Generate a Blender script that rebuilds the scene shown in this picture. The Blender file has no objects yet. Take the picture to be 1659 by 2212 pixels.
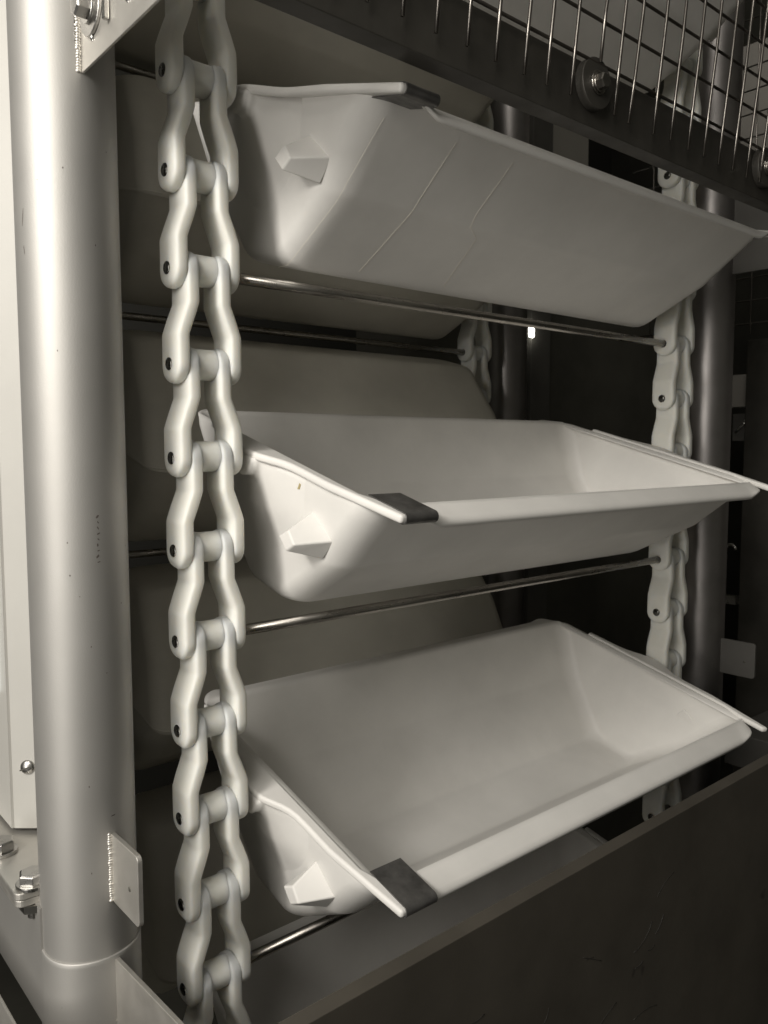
import bpy, bmesh, math, random
from mathutils import Vector, Matrix
random.seed(7)
S = bpy.context.scene
COL = S.collection
PI = math.pi

# ------------------------------------------------------------------ camera
cam_d = bpy.data.cameras.new('camera')
cam = bpy.data.objects.new('camera', cam_d)
COL.objects.link(cam)
cam_d.sensor_fit = 'HORIZONTAL'
cam_d.sensor_width = 36.0
cam_d.lens = 1737.7 / 1659.0 * 36.0
cam_d.clip_start = 0.02
cam_d.clip_end = 60
xr = Vector((0.76025461, -0.64962256, -0.00186091))
yd = Vector((-0.0532793, -0.05949742, -0.99680558))
zf = Vector((0.64743667, 0.75792519, -0.07984462))
Mx = Matrix.Identity(4)
for i in range(3):
    Mx[i][0] = xr[i]; Mx[i][1] = -yd[i]; Mx[i][2] = -zf[i]
Mx[0][3], Mx[1][3], Mx[2][3] = -0.38806769, -0.80535513, -0.38918817
cam.matrix_world = Mx
cam_d.dof.use_dof = True
cam_d.dof.focus_distance = 0.93
cam_d.dof.aperture_fstop = 18
S.camera = cam

# ------------------------------------------------------------------ world + lamps
W = bpy.data.worlds.new('World'); S.world = W; W.use_nodes = True
bg = W.node_tree.nodes['Background']
bg.inputs[0].default_value = (1.0, 0.96, 0.80, 1)
bg.inputs[1].default_value = 0.085
S.view_settings.view_transform = 'Standard'
S.view_settings.look = 'None'
S.view_settings.gamma = 1
S.view_settings.exposure = 0
S.view_settings.use_curve_mapping = False
S.render.engine = 'CYCLES'


def area(name, loc, target, size, power, color, sy=None):
    d = bpy.data.lights.new(name, 'AREA')
    d.energy = power; d.color = color
    d.shape = 'RECTANGLE'; d.size = size; d.size_y = sy or size
    o = bpy.data.objects.new(name, d); COL.objects.link(o)
    o.location = loc
    o.rotation_euler = (Vector(target) - Vector(loc)).to_track_quat('-Z', 'Y').to_euler()
    return o


area('key_lamp', (-1.40, -0.42, 0.36), (0.1, 0.0, -0.45), 0.34, 17, (1.0, 0.955, 0.885), 0.34)
area('side_lamp', (-1.75, -0.62, -0.4), (0.1, 0.0, -0.5), 0.55, 19, (1.0, 0.955, 0.89), 1.9)
area('front_lamp', (-1.50, -1.20, 0.45), (0.1, 0.0, -0.5), 0.8, 13.5, (1.0, 0.955, 0.88))
area('ceiling_lamp', (-1.1, -1.0, 2.1), (0.4, 0.0, -0.5), 0.8, 17, (1.0, 0.95, 0.87))


# ------------------------------------------------------------------ materials
def mat(name, base, rough=0.5, metal=0.0, sss=0.0, noise=0.0, nscale=20, bump=0.0, bscale=200, rvar=0.0,
        spots=None, stretch=(1, 1, 1), spec=None):
    m = bpy.data.materials.new(name); m.use_nodes = True
    nt = m.node_tree; N = nt.nodes; L = nt.links
    b = N['Principled BSDF']
    b.inputs['Base Color'].default_value = (*base, 1)
    b.inputs['Roughness'].default_value = rough
    b.inputs['Metallic'].default_value = metal
    if spec is not None:
        b.inputs['Specular IOR Level'].default_value = spec
    if sss:
        b.inputs['Subsurface Weight'].default_value = sss
        b.inputs['Subsurface Radius'].default_value = (0.014, 0.0125, 0.010)
        b.inputs['Subsurface Scale'].default_value = 1.0
    tc = N.new('ShaderNodeTexCoord'); mp = N.new('ShaderNodeMapping')
    L.new(tc.outputs['Object'], mp.inputs[0]); mp.inputs['Scale'].default_value = stretch
    col = None
    if noise:
        n = N.new('ShaderNodeTexNoise'); n.inputs['Scale'].default_value = nscale
        n.inputs['Detail'].default_value = 6; n.inputs['Roughness'].default_value = 0.6
        L.new(mp.outputs[0], n.inputs[0])
        r = N.new('ShaderNodeValToRGB')
        r.color_ramp.elements[0].position = 0.3; r.color_ramp.elements[1].position = 0.7
        r.color_ramp.elements[0].color = (*[c * (1 - noise) for c in base], 1)
        r.color_ramp.elements[1].color = (*[min(1, c * (1 + noise * .5)) for c in base], 1)
        L.new(n.outputs[0], r.inputs[0]); col = r.outputs[0]
    if spots:
        sc, thr, c2 = spots
        n = N.new('ShaderNodeTexNoise'); n.inputs['Scale'].default_value = sc
        n.inputs['Detail'].default_value = 3
        L.new(mp.outputs[0], n.inputs[0])
        r = N.new('ShaderNodeValToRGB')
        r.color_ramp.elements[0].position = thr; r.color_ramp.elements[1].position = thr + .04
        r.color_ramp.elements[0].color = (0, 0, 0, 1); r.color_ramp.elements[1].color = (.7, .7, .7, 1)
        L.new(n.outputs[0], r.inputs[0])
        mx = N.new('ShaderNodeMix'); mx.data_type = 'RGBA'
        L.new(r.outputs[0], mx.inputs[0])
        if col: L.new(col, mx.inputs[6])
        else: mx.inputs[6].default_value = (*base, 1)
        mx.inputs[7].default_value = (*c2, 1)
        col = mx.outputs[2]
    if col: L.new(col, b.inputs['Base Color'])
    if rvar:
        n = N.new('ShaderNodeTexNoise'); n.inputs['Scale'].default_value = nscale * 1.7
        n.inputs['Detail'].default_value = 5
        L.new(mp.outputs[0], n.inputs[0])
        mr = N.new('ShaderNodeMapRange')
        mr.inputs[1].default_value = .3; mr.inputs[2].default_value = .7
        mr.inputs[3].default_value = max(0, rough - rvar); mr.inputs[4].default_value = min(1, rough + rvar)
        L.new(n.outputs[0], mr.inputs[0]); L.new(mr.outputs[0], b.inputs['Roughness'])
    if bump:
        n = N.new('ShaderNodeTexNoise'); n.inputs['Scale'].default_value = bscale
        n.inputs['Detail'].default_value = 3
        L.new(mp.outputs[0], n.inputs[0])
        bp = N.new('ShaderNodeBump'); bp.inputs['Strength'].default_value = bump
        bp.inputs['Distance'].default_value = 0.0006
        L.new(n.outputs[0], bp.inputs['Height']); L.new(bp.outputs[0], b.inputs['Normal'])
    return m


M = {}
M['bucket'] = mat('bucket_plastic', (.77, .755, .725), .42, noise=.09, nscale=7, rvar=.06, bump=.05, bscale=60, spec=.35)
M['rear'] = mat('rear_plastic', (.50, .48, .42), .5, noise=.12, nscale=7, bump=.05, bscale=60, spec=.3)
M['chain'] = mat('chain_plastic', (.76, .755, .705), .5, sss=.6, noise=.05, nscale=25, rvar=.06, bump=.05, bscale=90, spec=.4)
M['seam'] = mat('seam_plastic', (.85, .80, .70), .4)
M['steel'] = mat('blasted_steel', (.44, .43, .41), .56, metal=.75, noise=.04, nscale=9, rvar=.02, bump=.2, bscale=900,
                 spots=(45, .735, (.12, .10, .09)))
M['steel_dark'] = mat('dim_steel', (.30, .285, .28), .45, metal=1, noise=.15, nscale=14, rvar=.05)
M['plate'] = mat('sheet_steel', (.62, .60, .56), .48, metal=.85, noise=.06, nscale=20, rvar=.06, bump=.15, bscale=700,
                 spots=(60, .78, (.15, .12, .1)))
M['bright'] = mat('polished_steel', (.50, .49, .47), .30, metal=1, noise=.15, nscale=40, rvar=.05)
M['rod'] = mat('rod_steel', (.38, .36, .33), .28, metal=1, noise=.3, nscale=18, rvar=.06, stretch=(.6, 3, 3))
M['clip'] = mat('clip_steel', (.18, .176, .17), .42, metal=.7, noise=.5, nscale=38, rvar=.14)
M['pin'] = mat('pin_steel', (.12, .118, .11), .28, metal=1, noise=.2, nscale=120, rvar=.08)
M['wire'] = mat('wire_steel', (.27, .25, .23), .3, metal=1, noise=.3, nscale=30)
M['hwire'] = mat('cross_wire_steel', (.10, .09, .08), .45, metal=1, noise=.3, nscale=30)
M['beam'] = mat('dark_beam', (.062, .058, .05), .5, metal=.3, noise=.3, nscale=12, rvar=.1)
M['panel'] = mat('dark_panel', (.088, .079, .065), .46, metal=.2, noise=.25, nscale=6, rvar=.08, bump=.1, bscale=500,
                 spots=(17, .70, (.035, .03, .027)))
M['scratch'] = mat('scratch_dark', (.022, .02, .018), .6)
M['dark'] = mat('dark_room', (.085, .082, .068), .7, noise=.4, nscale=3)
M['wall'] = mat('room_wall', (.03, .029, .024), .8, noise=.2, nscale=2)
M['wall_light'] = mat('room_wall_pale', (.36, .34, .31), .7, noise=.1, nscale=3)
M['guide'] = mat('grey_strip', (.10, .096, .088), .55, noise=.2, nscale=8)
M['white'] = mat('white_sheet', (.46, .45, .42), .5, noise=.05, nscale=8, bump=.1, bscale=400, spots=(90, .80, (.3, .25, .2)))
M['stain'] = mat('stain_yellow', (.42, .35, .18), .5)


def emis(name, col, st):
    m = bpy.data.materials.new(name); m.use_nodes = True
    b = m.node_tree.nodes['Principled BSDF']
    b.inputs['Base Color'].default_value = (.8, .8, .8, 1)
    b.inputs['Emission Color'].default_value = (*col, 1)
    b.inputs['Emission Strength'].default_value = st
    return m


M['lit_gap'] = emis('lit_gap_glow', (1, .97, .85), 14.0)
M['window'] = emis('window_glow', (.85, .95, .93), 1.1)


# ------------------------------------------------------------------ helpers
def tag(o, label=None, cat=None, group=None, kind=None):
    if label: o['label'] = label
    if cat: o['category'] = cat
    if group: o['group'] = group
    if kind: o['kind'] = kind
    return o


def empty(name, loc=(0, 0, 0), rot=(0, 0, 0)):
    o = bpy.data.objects.new(name, None); COL.objects.link(o)
    o.location = loc; o.rotation_euler = rot
    o.empty_display_size = .03
    return o


def obj(name, bm, m, parent=None, smooth=True, bevel=0, seg=2, wn=False, solid=0, angle=40):
    bmesh.ops.recalc_face_normals(bm, faces=bm.faces)
    me = bpy.data.meshes.new(name); bm.to_mesh(me); bm.free()
    me.materials.append(m)
    if smooth:
        me.polygons.foreach_set('use_smooth', [True] * len(me.polygons))
    o = bpy.data.objects.new(name, me); COL.objects.link(o)
    if parent: o.parent = parent
    if solid:
        s = o.modifiers.new('solid', 'SOLIDIFY'); s.thickness = solid; s.offset = 0; s.use_even_offset = False
    if bevel:
        b = o.modifiers.new('bevel', 'BEVEL'); b.width = bevel; b.segments = seg
        b.limit_method = 'ANGLE'; b.angle_limit = math.radians(angle); b.harden_normals = False
    if wn or bevel:
        w = o.modifiers.new('wn', 'WEIGHTED_NORMAL'); w.keep_sharp = True; w.weight = 90
    return o


def box(bm, x0, x1, y0, y1, z0, z1):
    v = [bm.verts.new((x, y, z)) for x in (x0, x1) for y in (y0, y1) for z in (z0, z1)]
    for f in ((0, 1, 3, 2), (4, 6, 7, 5), (0, 4, 5, 1), (2, 3, 7, 6), (0, 2, 6, 4), (1, 5, 7, 3)):
        bm.faces.new([v[i] for i in f])
    return bm


def tube(bm, p0, p1, r, n=16, r1=None, caps=True):
    p0 = Vector(p0); p1 = Vector(p1); d = (p1 - p0).normalized()
    a = d.orthogonal().normalized(); b = d.cross(a)
    r1 = r if r1 is None else r1
    A = []; B = []
    for i in range(n):
        t = 2 * PI * i / n
        w = a * math.cos(t) + b * math.sin(t)
        A.append(bm.verts.new(p0 + w * r)); B.append(bm.verts.new(p1 + w * r1))
    for i in range(n):
        j = (i + 1) % n
        bm.faces.new((A[i], A[j], B[j], B[i]))
    if caps:
        bm.faces.new(A[::-1]); bm.faces.new(B)
    return bm


def polytube(bm, pts, r, n=8):
    """round tube through a list of points, as one connected skin"""
    pts = [Vector(p) for p in pts]
    rings = []
    a = None
    for i, p in enumerate(pts):
        d = (pts[min(i + 1, len(pts) - 1)] - pts[max(i - 1, 0)]).normalized()
        a = (a - d * a.dot(d)).normalized() if a is not None else d.orthogonal().normalized()
        b = d.cross(a)
        rings.append([bm.verts.new(p + (a * math.cos(2 * PI * k / n) + b * math.sin(2 * PI * k / n)) * r) for k in range(n)])
    for A, B in zip(rings, rings[1:]):
        for k in range(n):
            j = (k + 1) % n
            bm.faces.new((A[k], A[j], B[j], B[k]))
    bm.faces.new(rings[0][::-1]); bm.faces.new(rings[-1])
    return bm


def prism(bm, pts, axis, a0, a1):
    """extrude polygon; axis 'x' -> pts are (y,z); 'z' -> (x,y); 'y' -> (x,z)"""
    def P(p, a):
        return {'x': (a, p[0], p[1]), 'z': (p[0], p[1], a), 'y': (p[0], a, p[1])}[axis]
    A = [bm.verts.new(P(p, a0)) for p in pts]; B = [bm.verts.new(P(p, a1)) for p in pts]
    n = len(pts)
    for i in range(n):
        j = (i + 1) % n
        bm.faces.new((A[i], A[j], B[j], B[i]))
    bm.faces.new(A[::-1]); bm.faces.new(B)
    return bm


def roundrect(y0, y1, z0, z1, r, corners=(1, 1, 1, 1), n=6):
    """corner order: (y0,z0) (y1,z0) (y1,z1) (y0,z1)"""
    out = []
    cs = [((y0, z0), (1, 1), 180), ((y1, z0), (-1, 1), 270), ((y1, z1), (-1, -1), 0), ((y0, z1), (1, -1), 90)]
    for k, (c, s, a0) in enumerate(cs):
        if not corners[k]:
            out.append(c); continue
        cx, cy = c[0] + s[0] * r, c[1] + s[1] * r
        for i in range(n + 1):
            a = math.radians(a0 + 90 * i / n)
            out.append((cx + r * math.cos(a), cy + r * math.sin(a)))
    return out


def copy_tree(o, parent=None):
    c = o.copy(); COL.objects.link(c)
    if parent: c.parent = parent
    for ch in list(o.children):
        copy_tree(ch, c)
    return c


def dome(bm, c, axis, r, h, n=20, rings=4, skirt=0.0):
    """low dome pointing along axis"""
    c = Vector(c); d = Vector(axis).normalized(); a = d.orthogonal().normalized(); b = d.cross(a)
    R = [[bm.verts.new(c - d * skirt + (a * math.cos(2 * PI * k / n) + b * math.sin(2 * PI * k / n)) * r) for k in range(n)]]
    for i in range(rings):
        t = (i / rings) * PI / 2
        rr = r * math.cos(t); hh = h * math.sin(t)
        R.append([bm.verts.new(c + d * hh + (a * math.cos(2 * PI * k / n) + b * math.sin(2 * PI * k / n)) * rr) for k in range(n)])
    for A, B in zip(R, R[1:]):
        for k in range(n):
            j = (k + 1) % n
            bm.faces.new((A[k], A[j], B[j], B[k]))
    top = bm.verts.new(c + d * h)
    for k in range(n):
        bm.faces.new((R[-1][k], R[-1][(k + 1) % n], top))
    bm.faces.new(R[0][::-1])
    return bm


def hexhead(bm, c, axis, r, h, rot=0):
    c = Vector(c); d = Vector(axis).normalized(); a = d.orthogonal().normalized(); b = d.cross(a)
    A = []; B = []; Cc = []
    for k in range(6):
        t = rot + k * PI / 3
        w = a * math.cos(t) + b * math.sin(t)
        A.append(bm.verts.new(c + w * r)); B.append(bm.verts.new(c + d * h * .85 + w * r)); Cc.append(bm.verts.new(c + d * h + w * r * .86))
    for k in range(6):
        j = (k + 1) % 6
        bm.faces.new((A[k], A[j], B[j], B[k])); bm.faces.new((B[k], B[j], Cc[j], Cc[k]))
    bm.faces.new(A[::-1]); bm.faces.new(Cc)
    return bm


NB = bmesh.new
TH = math.radians(15.5)
XM = 0.531            # middle of the buckets


# ------------------------------------------------------------------ setting
floor = obj('floor', box(NB(), -4, 6, -4, 5, -2.3, -2.2), M['dark']); tag(floor, kind='structure')
rw = obj('wall_back', box(NB(), -0.7, 6, 2.3, 2.4, -2.2, 2.5), M['wall']); tag(rw, kind='structure')
rw = obj('wall_right', box(NB(), 4.2, 4.3, -4, 2.3, -2.2, 2.5), M['dark']); tag(rw, kind='structure')

# ------------------------------------------------------------------ posts
def post(x, y, m, label, top=1.2, sleeve=True):
    t = empty('tubular_post', (x, y, -1.6)); tag(t, label, 'post', 'steel posts of the conveyor frame')
    bm = NB()
    n = 72
    R = []
    for z, r in ((0, .048), (top + 1.6, .048)):
        R.append([bm.verts.new((r * math.cos(2 * PI * k / n), r * math.sin(2 * PI * k / n), z)) for k in range(n)])
    for k in range(n):
        bm.faces.new((R[0][k], R[0][(k + 1) % n], R[1][(k + 1) % n], R[1][k]))
    obj('tube', bm, m, t)
    if sleeve:
        bm = NB(); R = []
        for dz, r in ((-.7, .0502), (-.004, .0502), (0, .0499), (.0013, .0492), (.001, .0480)):
            ring = []
            for k in range(n):
                a = 2 * PI * k / n
                # the lip climbs on the flank that meets the side beam
                s = max(0, math.cos(a - PI * .86)) ** 6
                z = .70 + dz + (s * .008 if dz > -.1 else 0)
                ring.append(bm.verts.new((r * math.cos(a), r * math.sin(a), z)))
            R.append(ring)
        for A, B in zip(R, R[1:]):
            for k in range(n):
                bm.faces.new((A[k], A[(k + 1) % n], B[(k + 1) % n], B[k]))
        obj('sleeve', bm, M['steel'], t)
    return t


p1 = post(-.0985, .009, M['steel'], 'thick blasted steel tube post in the left foreground, brightest of the posts')
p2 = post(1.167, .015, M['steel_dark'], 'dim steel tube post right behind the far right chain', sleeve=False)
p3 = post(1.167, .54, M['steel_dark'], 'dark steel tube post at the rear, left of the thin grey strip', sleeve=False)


M['mark'] = mat('dark_mark', (.10, .085, .075), .6)


def mark(az, z, w, h, sk=0.0):
    """thin dark scuff lying on the left post; az in degrees, sizes in metres"""
    bm = NB(); r = .04812
    n = 5; rows = []
    for i in range(n + 1):
        f = i / n
        ww = w * (.35 + .65 * math.sin(PI * min(.97, max(.03, f)))) * random.uniform(.8, 1.1)
        zz = z + (f - .5) * h
        row = []
        for sgn in (-1, 1):
            a = math.radians(az) + (sk * (f - .5) + sgn * ww / 2) / r
            row.append(bm.verts.new((r * math.cos(a), r * math.sin(a), zz + 1.6)))
        rows.append(row)
    for A, B in zip(rows, rows[1:]):
        bm.faces.new((A[0], A[1], B[1], B[0]))
    obj('scuff', bm, M['mark'], p1)


random.seed(5)
zz = -.455
for i in range(9):      # illegible little handwritten mark, running down the tube
    mark(272 + random.uniform(-1, 1), zz, random.uniform(.0012, .0030), random.uniform(.0012, .0035), random.uniform(-.002, .002)); zz -= .0055
mark(196, -.175, .0012, .016, .002); mark(196.5, -.205, .001, .008, -.001)
for i in range(16):
    mark(random.uniform(205, 325), random.uniform(-.95, .02), random.uniform(.0006, .0014), random.uniform(.0008, .002))
mark(281, -.755, .005, .0012, .002); mark(276, -.80, .003, .0022); mark(262, -1.0, .002, .010, .016)


def weld(bm, x, y, z0, z1, r=.0035):
    n = int((z1 - z0) / .0024)
    for i in range(n):
        z = z0 + (z1 - z0) * (i + .5) / n
        res = bmesh.ops.create_icosphere(bm, subdivisions=2, radius=r * random.uniform(.80, 1.02))
        bmesh.ops.scale(bm, vec=(1, .8, .75), verts=res['verts'])
        bmesh.ops.translate(bm, vec=(x + random.uniform(-.0005, .0005), y + random.uniform(-.0003, .0003), z), verts=res['verts'])
    return bm


def tab(x, mt, label, side):
    """welded lug plate with rounded outer corners and a small hole, lying in the y-z plane"""
    t = empty('welded_tab', (x, -.03, -.806)); tag(t, label, 'metal tab', 'welded tabs on the frame posts')
    bm = NB()
    pts = roundrect(-.072, .010, -.037, .033, .006, corners=(1, 0, 0, 1))
    prism(bm, pts, 'x', -.0025, .0025)
    obj('plate', bm, mt, t, smooth=False, bevel=.0006)
    bm = NB(); tube(bm, (-.0029, -.052, -.006), (.0029, -.052, -.006), .0025, 12)
    obj('hole', bm, M['dark'], t)
    bm = NB(); weld(bm, -.0035, -.0085 if side == 0 else .006, -.037, .034, .0029)
    obj('weld', bm, mt, t)
    return t


tab(-.09, M['plate'], 'pale steel tab with tiny hole welded to the left foreground post', 0)
tab(1.167, M['guide'], 'grey steel tab with tiny hole on the far right post', 1)

# lower gusset plate at the bottom of the left post
t = empty('gusset_plate', (-.09, -.03, -1.1)); tag(t, 'large pale steel plate welded low on the left post, cut off by the photo edge', 'metal plate')
bm = NB(); prism(bm, [(.012, .195), (.012, -.2), (-.22, -.2), (-.22, .205), (-.16, .207)], 'x', -.0025, .0025)
obj('plate', bm, M['plate'], t, smooth=False, bevel=.0006)
bm = NB(); weld(bm, -.004, -.0085, -.15, .15, .0031); obj('weld', bm, M['plate'], t)

# upper bracket plate with clamp, washer and bolt
t = empty('bracket_plate', (-.0975, -.03, -.045)); tag(t, 'pale steel bracket plate welded to the left post, top left corner', 'bracket')
bm = NB(); prism(bm, [(.004, 0), (-.228, 0), (-.228, .35), (.004, .35)], 'x', -.0012, .0012)
obj('plate', bm, M['plate'], t, smooth=False, bevel=.0005)
bm = NB(); weld(bm, -.0035, -.0085, 0, .05, .0030); obj('weld', bm, M['plate'], t)
for (y0, y1, z0) in ((-.009, -.002, .026), (-.079, -.074, .020)):
    bm = NB(); box(bm, -.0075, -.0022, y0, y1, z0, .30)
    obj('rail', bm, M['bright'], t, smooth=False, bevel=.0012)
bm = NB(); tube(bm, (-.0015, -.039, .044), (-.0045, -.039, .044), .0225, 48)
obj('washer', bm, M['bright'], t, smooth=False, bevel=.0008, seg=3)
bm = NB(); tube(bm, (-.0045, -.039, .044), (-.0070, -.039, .044), .0130, 36)
obj('spring_washer', bm, M['bright'], t, smooth=False, bevel=.0006, seg=3)
bm = NB(); hexhead(bm, (-.0070, -.039, .044), (-1, 0, 0), .0105, .011, .3); obj('bolt', bm, M['bright'], t, smooth=False, bevel=.0005)
for y_, z_ in ((-.038, .0205), (-.116, .022)):
    bm = NB(); dome(bm, (-.0015, y_, z_), (-1, 0, 0), .003, .0025, 12)
    obj('rivet', bm, M['bright'], t)

# matching bracket on the far post
t = empty('bracket_plate', (1.167, -.03, -.035)); tag(t, 'dim grey bracket plate at the far right post behind the top bucket corner', 'bracket')
bm = NB(); prism(bm, [(.004, -.02), (-.26, -.02), (-.26, .2), (.004, .2)], 'x', -.0025, .0025)
obj('plate', bm, M['guide'], t, smooth=False, bevel=.0006)
bm = NB(); hexhead(bm, (-.0025, -.11, .03), (-1, 0, 0), .0075, .007); obj('bolt', bm, M['bright'], t, smooth=False)

# ------------------------------------------------------------------ left structure
t = empty('side_beam', (-.105, .35, -.975)); tag(t, 'thick pale steel side beam running back from the foot of the left post', 'beam')
bm = NB(); box(bm, -.0437, .045, -.341, .6, 0, .124)
obj('beam', bm, M['steel'], t, smooth=False)
bm = NB(); prism(bm, roundrect(-.062, .02, -.328, .55, .009, corners=(1, 0, 0, 1)), 'z', .1235, .131)
obj('lower_flange', bm, M['plate'], t, smooth=False, bevel=.001)
bm = NB(); prism(bm, roundrect(-.063, .02, -.330, .55, .009, corners=(1, 0, 0, 1)), 'z', .1322, .1395)
obj('upper_flange', bm, M['plate'], t, smooth=False, bevel=.001)

for i, (x, y, lb) in enumerate(((-.148, .031, 'hex bolt with round washer on the beam flange, beside the left post'),
                                (-.153, .122, 'hex bolt on the beam flange at the left photo edge, behind the other bolt'))):
    t = empty('hex_bolt', (x, y, -.8353)); tag(t, lb, 'bolt', 'bolts on the side beam flange')
    bm = NB(); tube(bm, (0, 0, 0), (0, 0, .004), .0165, 32); obj('washer', bm, M['bright'], t, smooth=False, bevel=.0006)
    bm = NB(); hexhead(bm, (0, 0, .004), (0, 0, 1), .0140, .0110, .5); obj('head', bm, M['bright'], t, smooth=False, bevel=.0004)
    bm = NB(); hexhead(bm, (0, 0, -.0165), (0, 0, -1), .0140, .009, .2); tube(bm, (0, 0, -.027), (0, 0, -.033), .006, 20)
    obj('nut', bm, M['bright'], t, smooth=False)

t = empty('cover_strip', (-.129, .161, -.83), (0, 0, math.radians(-40.8))); tag(t, 'pale vertical sheet strip with a slotted screw, left of the foreground post', 'metal strip')
bm = NB(); box(bm, 0, .060, 0, .004, 0, 2.0)
obj('sheet', bm, M['white'], t, smooth=False, bevel=.001)
bm = NB(); dome(bm, (.0186, -.0002, .0737), (0, -1, 0), .0086, .0042, 24, 5)
sc = obj('screw', bm, M['bright'], t)
bm = NB(); box(bm, .0110, .0262, -.0053, -.0030, .0730, .0745)
bmesh.ops.rotate(bm, cent=(.0186, 0, .0737), matrix=Matrix.Rotation(math.radians(-20), 3, 'Y'), verts=bm.verts)
sl = obj('slot', bm, M['dark'], sc, smooth=False)
t = empty('side_sheet', (-.131, .1635, -.83)); tag(t, 'grey side sheet at the left photo edge holding a glowing pane', 'metal sheet')
bm = NB(); box(bm, 0, .004, 0, .7, 0, 2.0)
obj('sheet', bm, M['white'], t, smooth=False)
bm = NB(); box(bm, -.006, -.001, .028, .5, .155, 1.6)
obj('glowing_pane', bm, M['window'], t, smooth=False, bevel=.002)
bm = NB(); box(bm, -.183, -.180, -.4, .6, -1.4, -.945)
o = obj('lower_plate', bm, M['plate'], None, smooth=False, bevel=.002); tag(o, 'pale lower plate in the bottom left corner below the dark gap', 'plate')


# ------------------------------------------------------------------ chain links
def make_link():
    """offset side bars: narrow (inner) end at the top pin, wide (outer) end at the bottom pin; origin on the bottom pin, x from the outer left face"""
    bm = NB()
    WD = .078; T = .0160; OFF = .0122; R = .0208; P = .1
    NS = 52; NP = 36
    for side in (0, 1):
        rings = []
        zs = []
        for i in range(NS + 1):
            a = i / NS
            if a < .22:   # bottom cap
                zs.append(-R * math.cos(a / .22 * PI / 2))
            elif a > .80:
                zs.append(P + (R - .001) * math.sin((a - .80) / .20 * PI / 2))
            else:
                zs.append((a - .22) / .58 * P)
        for z in zs:
            if z < 0:
                w = math.sqrt(max(R * R - z * z, 0)); q = math.sqrt(max(0, 1 - (-z / R) ** 4))
            elif z > P:
                rr = R - .001
                w = math.sqrt(max(rr * rr - (z - P) ** 2, 0)); q = math.sqrt(max(0, 1 - ((z - P) / rr) ** 4))
            else:
                w = R - .001 * (z / P); q = 1
            w = max(w, .0012); q = max(.35, q)
            t = min(1, max(0, (z - .031) / .034)); t = t * t * (3 - 2 * t) * .08 + t * .92
            xo = T / 2 + OFF * t
            tt = T / 2 * q * (1 + .05 * math.sin(t * PI))
            ring = []
            for k in range(NP):
                a = 2 * PI * k / NP
                ca, sa = math.cos(a), math.sin(a)
                px = tt * math.copysign(abs(ca) ** .48, ca)
                py = 1.05 * w * math.copysign(abs(sa) ** .42, sa)
                X = xo + px
                if side: X = WD - X
                ring.append(bm.verts.new((X, py, z)))
            rings.append(ring)
        for A, B in zip(rings, rings[1:]):
            for k in range(NP):
                j = (k + 1) % NP
                bm.faces.new((A[k], A[j], B[j], B[k]))
        bm.faces.new(rings[0]); bm.faces.new(rings[-1])
    # barrel between the inner ends
    n = 28; R2 = []
    for x, r in ((.016, .0185), (.024, .0183), (.0275, .0172), (.030, .0168), (.050, .0168), (.0525, .0172), (.056, .0183), (.064, .0185)):
        R2.append([bm.verts.new((x, r * math.cos(2 * PI * k / n), P + .0012 + r * math.sin(2 * PI * k / n))) for k in range(n)])
    for A, B in zip(R2, R2[1:]):
        for k in range(n):
            bm.faces.new((A[k], A[(k + 1) % n], B[(k + 1) % n], B[k]))
    bm.faces.new(R2[0]); bm.faces.new(R2[-1])
    t = empty('chain_link', (0, 0, 0))
    obj('link_body', bm, M['chain'], t)
    bm = NB()
    tube(bm, (-.0004, 0, 0), (.0788, 0, 0), .0068, 24)
    dome(bm, (-.0004, 0, 0), (-1, 0, 0), .0069, .0022, 24, 4)
    dome(bm, (.0788, 0, 0), (1, 0, 0), .0069, .0012, 24, 4)
    obj('pin', bm, M['pin'], t)
    return t


proto = make_link()
ORD = ['first', 'second', 'third', 'fourth', 'fifth', 'sixth', 'seventh', 'eighth', 'ninth', 'tenth', 'eleventh',
       'twelfth', 'thirteenth', 'fourteenth', 'fifteenth', 'sixteenth', 'seventeenth', 'eighteenth']
extra = {}


def place_link(x, y, z, label, group):
    global first
    t = proto if first else copy_tree(proto)
    first = False
    t.location = (x, y, z); t.rotation_euler = (math.radians(random.uniform(-.7, .7)), 0, math.radians(random.uniform(-.4, .4)))
    tag(t, label, 'chain link', group)


first = True
for k in range(0, 12):
    place_link(0, 0, -.1 * k, '%s link from the top of the near left chain%s' % (ORD[k], extra.get(k, '')), 'links of the near left chain')
far_names = {}
for i, k in enumerate(range(-5, 12)):
    place_link(.975, 0, -.1 * k, '%s link from the top of the far right chain%s' % (ORD[i], extra.get(k, '').replace('starts', 'ends')), 'links of the far right chain')
for i, k in enumerate(range(-4, 5)):
    place_link(.975, .508, .03 - .1 * k, '%s link from the top of the dim rear chain' % ORD[i], 'links of the rear chain')


# ------------------------------------------------------------------ cross rods
def rod(y, z, label, m='rod', x0=.079, x1=.9745):
    bm = NB(); polytube(bm, [(x0, 0, 0), (x0 + .3, 0, 0), (x1 - .2, 0, 0), (x1, 0, 0)], .0064, 20)
    o = obj('cross_rod', bm, M[m]); o.location = (0, y, z)
    tag(o, label, 'rod', 'steel rods between the chains')


rod(0, -.2, 'polished steel rod crossing just below the top bucket')
rod(0, -.6, 'polished steel rod crossing just below the middle bucket')
rod(0, -1.0, 'polished steel rod just above the dark front panel')
rod(.508, .23, 'dark rear rod at the upper left between the post and the chain', 'rod')
rod(.508, -.17, 'dark rear rod crossing above the curved grey rear bucket', 'rod')
rod(.508, -.57, 'dark rear rod at left, level with the middle bucket bottom', 'rod')


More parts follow.
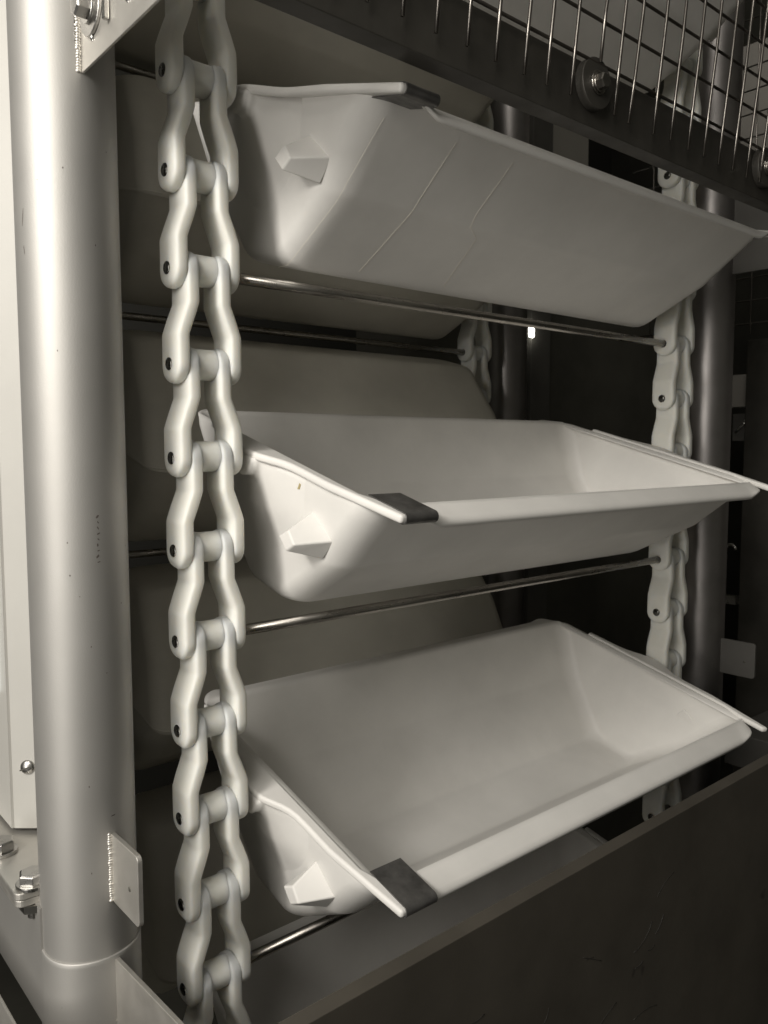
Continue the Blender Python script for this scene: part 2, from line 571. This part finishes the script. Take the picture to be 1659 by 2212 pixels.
# ------------------------------------------------------------------ buckets
def ring_pts(x0, x1, h, r, n=9):
    r = min(r, h * .98)
    out = []
    for (cx, cy, a0) in ((x0 + r, -h + r, 180), (x1 - r, -h + r, 270), (x1 - r, h - r, 0), (x0 + r, h - r, 90)):
        for i in range(n):
            a = math.radians(a0 + 90 * i / (n - 1))
            out.append((cx + r * math.cos(a), cy + r * math.sin(a)))
        ex = [r + d for d in (.004, .012, .020, .033)]
        if a0 == 180: out += [(x0 + d, -h) for d in ex] + [(x1 - d, -h) for d in ex[::-1]]
        if a0 == 0: out += [(x1 - d, h) for d in ex] + [(x0 + d, h) for d in ex[::-1]]
    return out


def body_mesh(flange=True):
    bm = NB()
    L = []
    if flange:
        L += [(.2275, -.0095, .136, .036), (.2275, -.0060, .136, .036), (.2265, -.0035, .136, .036), (.2225, -.0010, .136, .033),
              (.206, .0045, .130, .026), (.199, .0055, .126, .02)]
    L += [(.1955, .0010, .1235, .028), (.193, -.006, .1237, .028)] if flange else [(.2, .003, .1225, .028), (.197, -.003, .123, .028)]
    for v in (-.018, -.076):
        L.append((.197 + v * (.059 / .086), v, None, .030))
    L += [(.1405, -.0825, None, .030), (.1378, -.0862, None, .030), (.1340, -.0900, None, .030)]
    for v in (-.096, -.152, -.1595):
        L.append((.138 + (v + .086) * (.090 / .085), v, None, .030))
    L += [(.0555, -.1645, 'b2', .03), (.050, -.1690, 'b7', .03), (.044, -.1708, 'b13', .03), (.034, -.1712, 'b22', .028)]
    rings = []
    for (h, v, x0, r) in L:
        base = .122 + .024 * (-v / .171)
        if x0 is None: x0 = base
        elif isinstance(x0, str): x0 = base + float(x0[1:]) / 1000
        x1 = 2 * XM - x0
        ring = []
        for x, u in ring_pts(x0, x1, h, r, 9 if r < .03 or not flange else 9):
            vv = v
            if flange and h > .205 and v < .003:   # the rolled edge runs out under the corner tabs
                e = min(x, 2 * XM - x)
                k = min(1, max(0, (e - .160) / .030)); k = .15 + .85 * k * k * (3 - 2 * k)
                vv = .003 + (v - .003) * k
            ring.append(bm.verts.new((x, u, vv)))
        rings.append(ring)
    for A, B in zip(rings, rings[1:]):
        n = len(A)
        for k in range(n):
            bm.faces.new((A[k], A[(k + 1) % n], B[(k + 1) % n], B[k]))
    bm.faces.new(rings[-1])
    return bm


def mirx(pts):
    return [(2 * XM - x, u) for x, u in pts][::-1]


def railpoly():
    """plan outline (x,u) of the thick end rail: flares to the boss in the middle and widens to a tab at the front corner"""
    out = []
    for i in range(41):
        u = -.2375 + (.132 + .2375) * i / 40
        x = .1115 - .022 * math.exp(-(abs(u) / .040) ** 2.6) + .0135 * max(0, (-u - .13) / .11) + .004 * max(0, (u - .05) / .08)
        out.append((x, u))
    out += [(.126, .132), (.1265, .12), (.1265, -.168), (.133, -.186), (.150, -.193), (.168, -.196), (.1715, -.2335), (.168, -.2375)]
    return out


def trumpet(bm, flip=False):
    st = [(.0885, .0175, .0195), (.098, .0180, .0200), (.103, .0225, .0240), (.108, .031, .033), (.113, .043, .046), (.117, .056, .060), (.1195, .070, .065), (.1225, .085, .072), (.1285, .10, .087), (.133, .11, .101), (.1362, .12, .115), (.138, .125, .125)]
    n = 20; R = []
    for x, a, b in st:
        if flip: x = 2 * XM - x
        ring = []
        for k in range(n + 1):
            t = PI + PI * k / n
            cc, ss = math.cos(t), math.sin(t)
            e = .8 + .2 * min(1, max(0, (a - .02) / .04))
            vv = .004 + (b + .004) * math.copysign(abs(ss) ** e, ss)
            lim = .1232 + .14 * max(0, -vv)
            xx = x if not flip else 2 * XM - x
            xx = min(xx, lim)
            ring.append(bm.verts.new((xx if not flip else 2 * XM - xx, a * math.copysign(abs(cc) ** e, cc), vv)))
        R.append(ring)
    for A, B in zip(R, R[1:]):
        for k in range(n):
            bm.faces.new((A[k], A[k + 1], B[k + 1], B[k]))
        bm.faces.new((A[n], A[0], B[0], B[n]))
    bm.faces.new(R[0]); bm.faces.new(R[-1])
    return bm


ME = {}


def inst(name, me, parent, mods=()):
    o = bpy.data.objects.new(name, me); COL.objects.link(o); o.parent = parent
    return o


def make_bucket(m):
    t = empty('conveyor_bucket', (0, 0, 0), (TH, 0, 0))
    body = obj('tray', body_mesh(), m, t, wn=True, solid=.0042)
    for flip in (0, 1):
        pts = railpoly()
        if flip:
            pts = [p for p in pts[:41]] + [(.126, .132), (.1265, .12), (.1265, -.160), (.1345, -.196), (.1345, -.2330)]
            pts = mirx(pts)
        bm = NB(); prism(bm, pts, 'z', .0015, .0108)
        obj('end_rail', bm, m, t, smooth=True, bevel=.0036, seg=4, angle=50)
        bm = NB(); trumpet(bm, flip)
        obj('pivot_boss', bm, m, t, wn=True)
        # wedge stop
        bs = [(-.0965, -.030), (-.137, -.0545), (-.1215, -.082), (-.081, -.0575)]
        tp = [(-.1010, -.0520), (-.1165, -.0640), (-.1030, -.0760), (-.0850, -.0645)]
        bm = NB(); A = []; B = []
        for (u, v) in bs:
            x = .1312
            A.append(bm.verts.new((x if not flip else 2 * XM - x, u, v)))
        for (u, v) in tp:
            x = .0925
            B.append(bm.verts.new((x if not flip else 2 * XM - x, u, v)))
        for k in range(4):
            bm.faces.new((A[k], A[(k + 1) % 4], B[(k + 1) % 4], B[k]))
        bm.faces.new(A); bm.faces.new(B)
        obj('wedge_stop', bm, m, t, bevel=.0022, seg=3, angle=20)
        # foot where the wedge meets the wall
        # metal clip: U of sheet wrapped round the tab
        th = .0013
        vo0, vo1 = -.0002, .0124
        out = [(-.1775, vo1)]
        for k in range(9):
            a = PI / 2 + PI * k / 8
            out.append((-.2335 + .0063 * math.cos(a), .0061 + .0063 * math.sin(a)))
        out.append((-.188, vo0))
        inn = [(u + 0 * th, v) for u, v in []]
        inn = [(-.188, vo0 + th)]
        for k in range(9):
            a = PI * 1.5 - PI * k / 8
            inn.append((-.2335 + .0050 * math.cos(a), .0061 + .0050 * math.sin(a)))
        inn.append((-.1775, vo1 - th))
        poly = out + inn
        if flip: continue
        x0, x1 = (.1300, .1735)
        if flip: x0, x1 = 2 * XM - x1, 2 * XM - x0
        bm = NB(); prism(bm, poly, 'x', x0, x1)
        obj('metal_clip', bm, M['clip'], t, smooth=True, bevel=.0004, seg=2, angle=50)
    return t


def seam_path(xs, m, parent, r=.00022):
    """thin moulding seam over the front wall, from lip to belly"""
    prof = [(-.190, -.013), (-.1475, -.073), (-.138, -.0865), (-.128, -.097), (-.061, -.1595), (-.050, -.168), (-.030, -.1725)]
    pts = []
    for i, (u, v) in enumerate(prof):
        nrm = Vector((-.8, -.6)).normalized() if i < 3 else Vector((-.6, -.8)).normalized()
        f = i / (len(prof) - 1)
        x = xs[0] + (xs[1] - xs[0]) * max(0, f - .3) / .7 + random.uniform(-.0005, .0005)
        pts.append((x, u + nrm[0] * .0019, v + nrm[1] * .0019))
    bm = NB(); polytube(bm, pts, r, 6)
    obj('mould_seam', bm, M['seam'], parent)


bp = make_bucket(M['bucket'])
specs = [(0.4, 'white plastic bucket seen through the wire mesh at the top right'),
         (0.0, 'topmost full bucket, its pale underside showing, with thin vertical seams'),
         (-.4, 'middle white bucket with a tiny yellow stain on its near end'),
         (-.8, 'white bucket above the front panel with its whole inside in view'),
         (-1.2, 'lowest bucket, mostly hidden behind the dark front panel')]
bks = []
for i, (z, lb) in enumerate(specs):
    t = bp if i == 0 else copy_tree(bp)
    t.location = (0, 0, z); t.rotation_euler = (TH + math.radians((0, 0, .3, -.2, 0)[i]), 0, 0)
    tag(t, lb, 'bucket', 'front row of white conveyor buckets')
    bks.append(t)
for xs in ((.146, .150), (.248, .246), (.34, .44)):
    seam_path(xs, None, bks[1])
bm = NB(); prism(bm, [(-.060, -.006), (-.074, -.010), (-.073, -.016), (-.066, -.018), (-.058, -.011)], 'x', .1200, .1222)
st = obj('stain', bm, M['stain'], bks[2], smooth=False)

# rear strand: closed pairs of shells, upright tray under an upturned one
rt = empty('rear_bucket', (0, 0, 0), (TH, 0, 0))
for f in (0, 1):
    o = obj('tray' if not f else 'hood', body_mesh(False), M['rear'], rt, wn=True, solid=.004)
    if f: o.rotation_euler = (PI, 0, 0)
bm = NB(); prism(bm, mirx(railpoly()), 'z', -.006, .004)
o = obj('end_rail', bm, M['rear'], rt, bevel=.003, seg=3, angle=50); o.rotation_euler = (PI, 0, 0)
rear = [(.43, 'dark grey rear bucket filling the top behind the near chain'),
        (.03, 'dark grey rear bucket behind the top white bucket'),
        (-.37, 'dark grey rear bucket bulging behind the rim of the middle white bucket'),
        (-.77, 'dark grey rear bucket behind the bucket whose inside shows'),
        (-1.17, 'dark grey rear bucket low behind the chain, near the bottom')]
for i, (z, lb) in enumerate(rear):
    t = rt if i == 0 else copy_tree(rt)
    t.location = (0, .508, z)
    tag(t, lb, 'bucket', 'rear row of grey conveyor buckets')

# ------------------------------------------------------------------ mesh guard
t = empty('guard_beam', (0, -.26, -.04)); tag(t, 'dark steel beam carrying the wire mesh guard across the top right', 'beam')
bm = NB(); prism(bm, [(0, 0), (.022, 0), (.022, .004), (.004, .004), (.004, .064), (0, .064)], 'x', -.092, 1.6)
obj('angle_bar', bm, M['beam'], t, smooth=False, bevel=.0008)
for x in (.373, .778, 1.18):
    bm = NB(); tube(bm, (x, -.0002, .042), (x, -.0105, .042), .0265, 48)
    w = obj('washer', bm, M['beam'], t, smooth=False, bevel=.0007)
    bm = NB(); tube(bm, (x, -.0105, .042), (x, -.0125, .042), .0125, 32); tube(bm, (x, -.0125, .042), (x, -.0145, .042), .0105, 32)
    obj('spring_washer', bm, M['rod'], w, smooth=False, bevel=.0004)
    bm = NB(); hexhead(bm, (x, -.0145, .042), (0, -1, 0), .0085, .007, .4); obj('bolt', bm, M['rod'], w, smooth=False)

t = empty('wire_mesh_guard', (0, -.2685, -.022), (math.radians(5.2), 0, 0)); tag(t, 'wire mesh guard at the top right with wire ends hanging over the dark beam', 'mesh guard')
xsw = [.016, .055, .094, .134, .174, .213, .255, .290, .330, .376, .409, .442, .489, .527, .568, .606, .645, .683, .722]
xsw += [.722 + .0389 * i for i in range(1, 20)]
for i, x in enumerate(xsw):
    z0 = .046 if abs(x - .376) < .001 else random.uniform(-.001, .001)
    z0 = .046 if i in (29,) else z0
    top = .55
    bm = NB()
    lean = .0016 if i != 11 else .006
    polytube(bm, [(x - lean, 0, z0), (x - lean * .3, 0, z0 + .05), (x + .002, 0, .12), (x + .004, 0, top)], .00185, 10)
    obj('upright_wire', bm, M['wire'], t)
for j in range(13):
    z = .045 + .0425 * j
    bm = NB(); polytube(bm, [(-.05, .0035, z), (.7, .0035, z), (1.5, .0035, z)], .0018, 10)
    obj('cross_wire', bm, M['hwire'], t)

# side guard, parallel to y, beyond the right post
t = empty('side_mesh_guard', (1.25, 0, 0)); tag(t, 'dim wire mesh guard on the far side at the right photo edge', 'mesh guard')
for i in range(12):
    y = -.30 + .045 * i
    bm = NB(); polytube(bm, [(0, y, -.16), (0, y, .8)], .0016, 8); obj('upright_wire', bm, M['wire'], t)
for j in range(20):
    z = -.14 + .046 * j
    bm = NB(); polytube(bm, [(.003, -.4, z), (.003, .25, z)], .0016, 8); obj('cross_wire', bm, M['wire'], t)

# ------------------------------------------------------------------ front panel
t = empty('front_panel', (0, -.25, -1.6)); tag(t, 'dark scuffed steel front panel across the bottom right', 'panel')
bm = NB(); prism(bm, [(0, .72), (-.0135, .7155), (-.0155, .0), (-.0130, .0), (-.0115, .7135), (.0005, .7175)], 'x', -.16, 1.5)
obj('sheet', bm, M['panel'], t, smooth=False, bevel=.0006)
random.seed(11)
for k in range(46):
    x = random.uniform(.0, .55); z = random.uniform(.18, .62)
    ang = random.uniform(-.5, .9); ln = random.uniform(.01, .09) * (1.6 if k < 5 else .7)
    cv = random.uniform(-1.5, 1.5)
    pts = []
    for i in range(8):
        s = i / 7 * ln
        a = ang + cv * i / 7
        pts.append((x, -.02855 - (z - .7) * 0, z)); x += math.cos(a) * ln / 7; z += math.sin(a) * ln / 7
    pts = [(px, -.0135 - (.7155 - pz) * .002 / .7155 - .0001, pz) for px, _, pz in pts]
    bm = NB(); polytube(bm, pts, random.uniform(.0002, .0005), 5)
    obj('scratch', bm, M['scratch'], t)

# ------------------------------------------------------------------ things behind
def bx(name, dims, m, label, cat, group=None, bevel=.002):
    bm = NB(); box(bm, *dims)
    o = obj(name, bm, M[m], None, smooth=False, bevel=bevel); tag(o, label, cat, group); return o


bx('upright_strip', (1.70, 1.80, .90, .93, -1.6, 1.6), 'guide', 'thin grey upright strip right of the rear post', 'strip')
bx('cabinet', (1.45, 2.9, .98, 1.5, -2.2, .25), 'dark', 'dark cabinet in the gap between the buckets', 'cabinet')
bx('pale_board', (1.95, 2.9, 1.55, 1.6, -.1, 1.4), 'wall_light', 'pale wall board glimpsed under the mesh beam', 'board')
bx('distant_lit_gap', (1.672, 1.693, .880, .890, -.036, .000), 'lit_gap', 'small glowing white spot right of the rear post, a distant lit gap', 'lit_gap', bevel=.004)  # glowing block put in for the light of a distant gap
bx('dark_cover', (1.50, 1.56, -.60, .094, -1.5, -.14), 'beam', 'tall dark machine cover at the right photo edge', 'cover')
bx('pale_window', (1.95, 1.97, .05, .55, .42, .75), 'wall_light', 'pale pane behind the mesh in the top right corner', 'panel')
bx('lower_ledge', (1.22, 1.9, -.26, -.02, -1.05, -.98), 'guide', 'dim grey ledge at the right edge above the front panel', 'ledge')
bx('pale_box', (1.60, 1.64, .11, .22, -.29, -.21), 'wall_light', 'small pale box in the slit between the right post and the dark cover', 'box')
t = empty('latch', (1.52, .112, -.34)); tag(t, 'small shiny latch handle in the slit right of the right post', 'latch')
bm = NB(); polytube(bm, [(0, .012, -.014), (0, .002, -.004), (0, -.006, .002), (0, -.012, .016)], .003, 8); obj('handle', bm, M['bright'], t)
bm = NB(); box(bm, .001, .006, -.012, .020, -.035, .03); obj('latch_plate', bm, M['guide'], t, smooth=False)
t = empty('shackle', (1.49, .112, -.665)); tag(t, 'small shiny shackle between the right post and the dark cover', 'shackle')
bm = NB(); polytube(bm, [(0, -.012 * math.cos(a), .012 * math.sin(a) + .03) for a in [PI * i / 8 for i in range(9)]] + [(0, .012, -.08)], .004, 8)
obj('loop', bm, M['bright'], t)
bm = NB(); box(bm, -.01, .01, -.02, .02, -.10, -.08); obj('foot', bm, M['bright'], t, smooth=False)
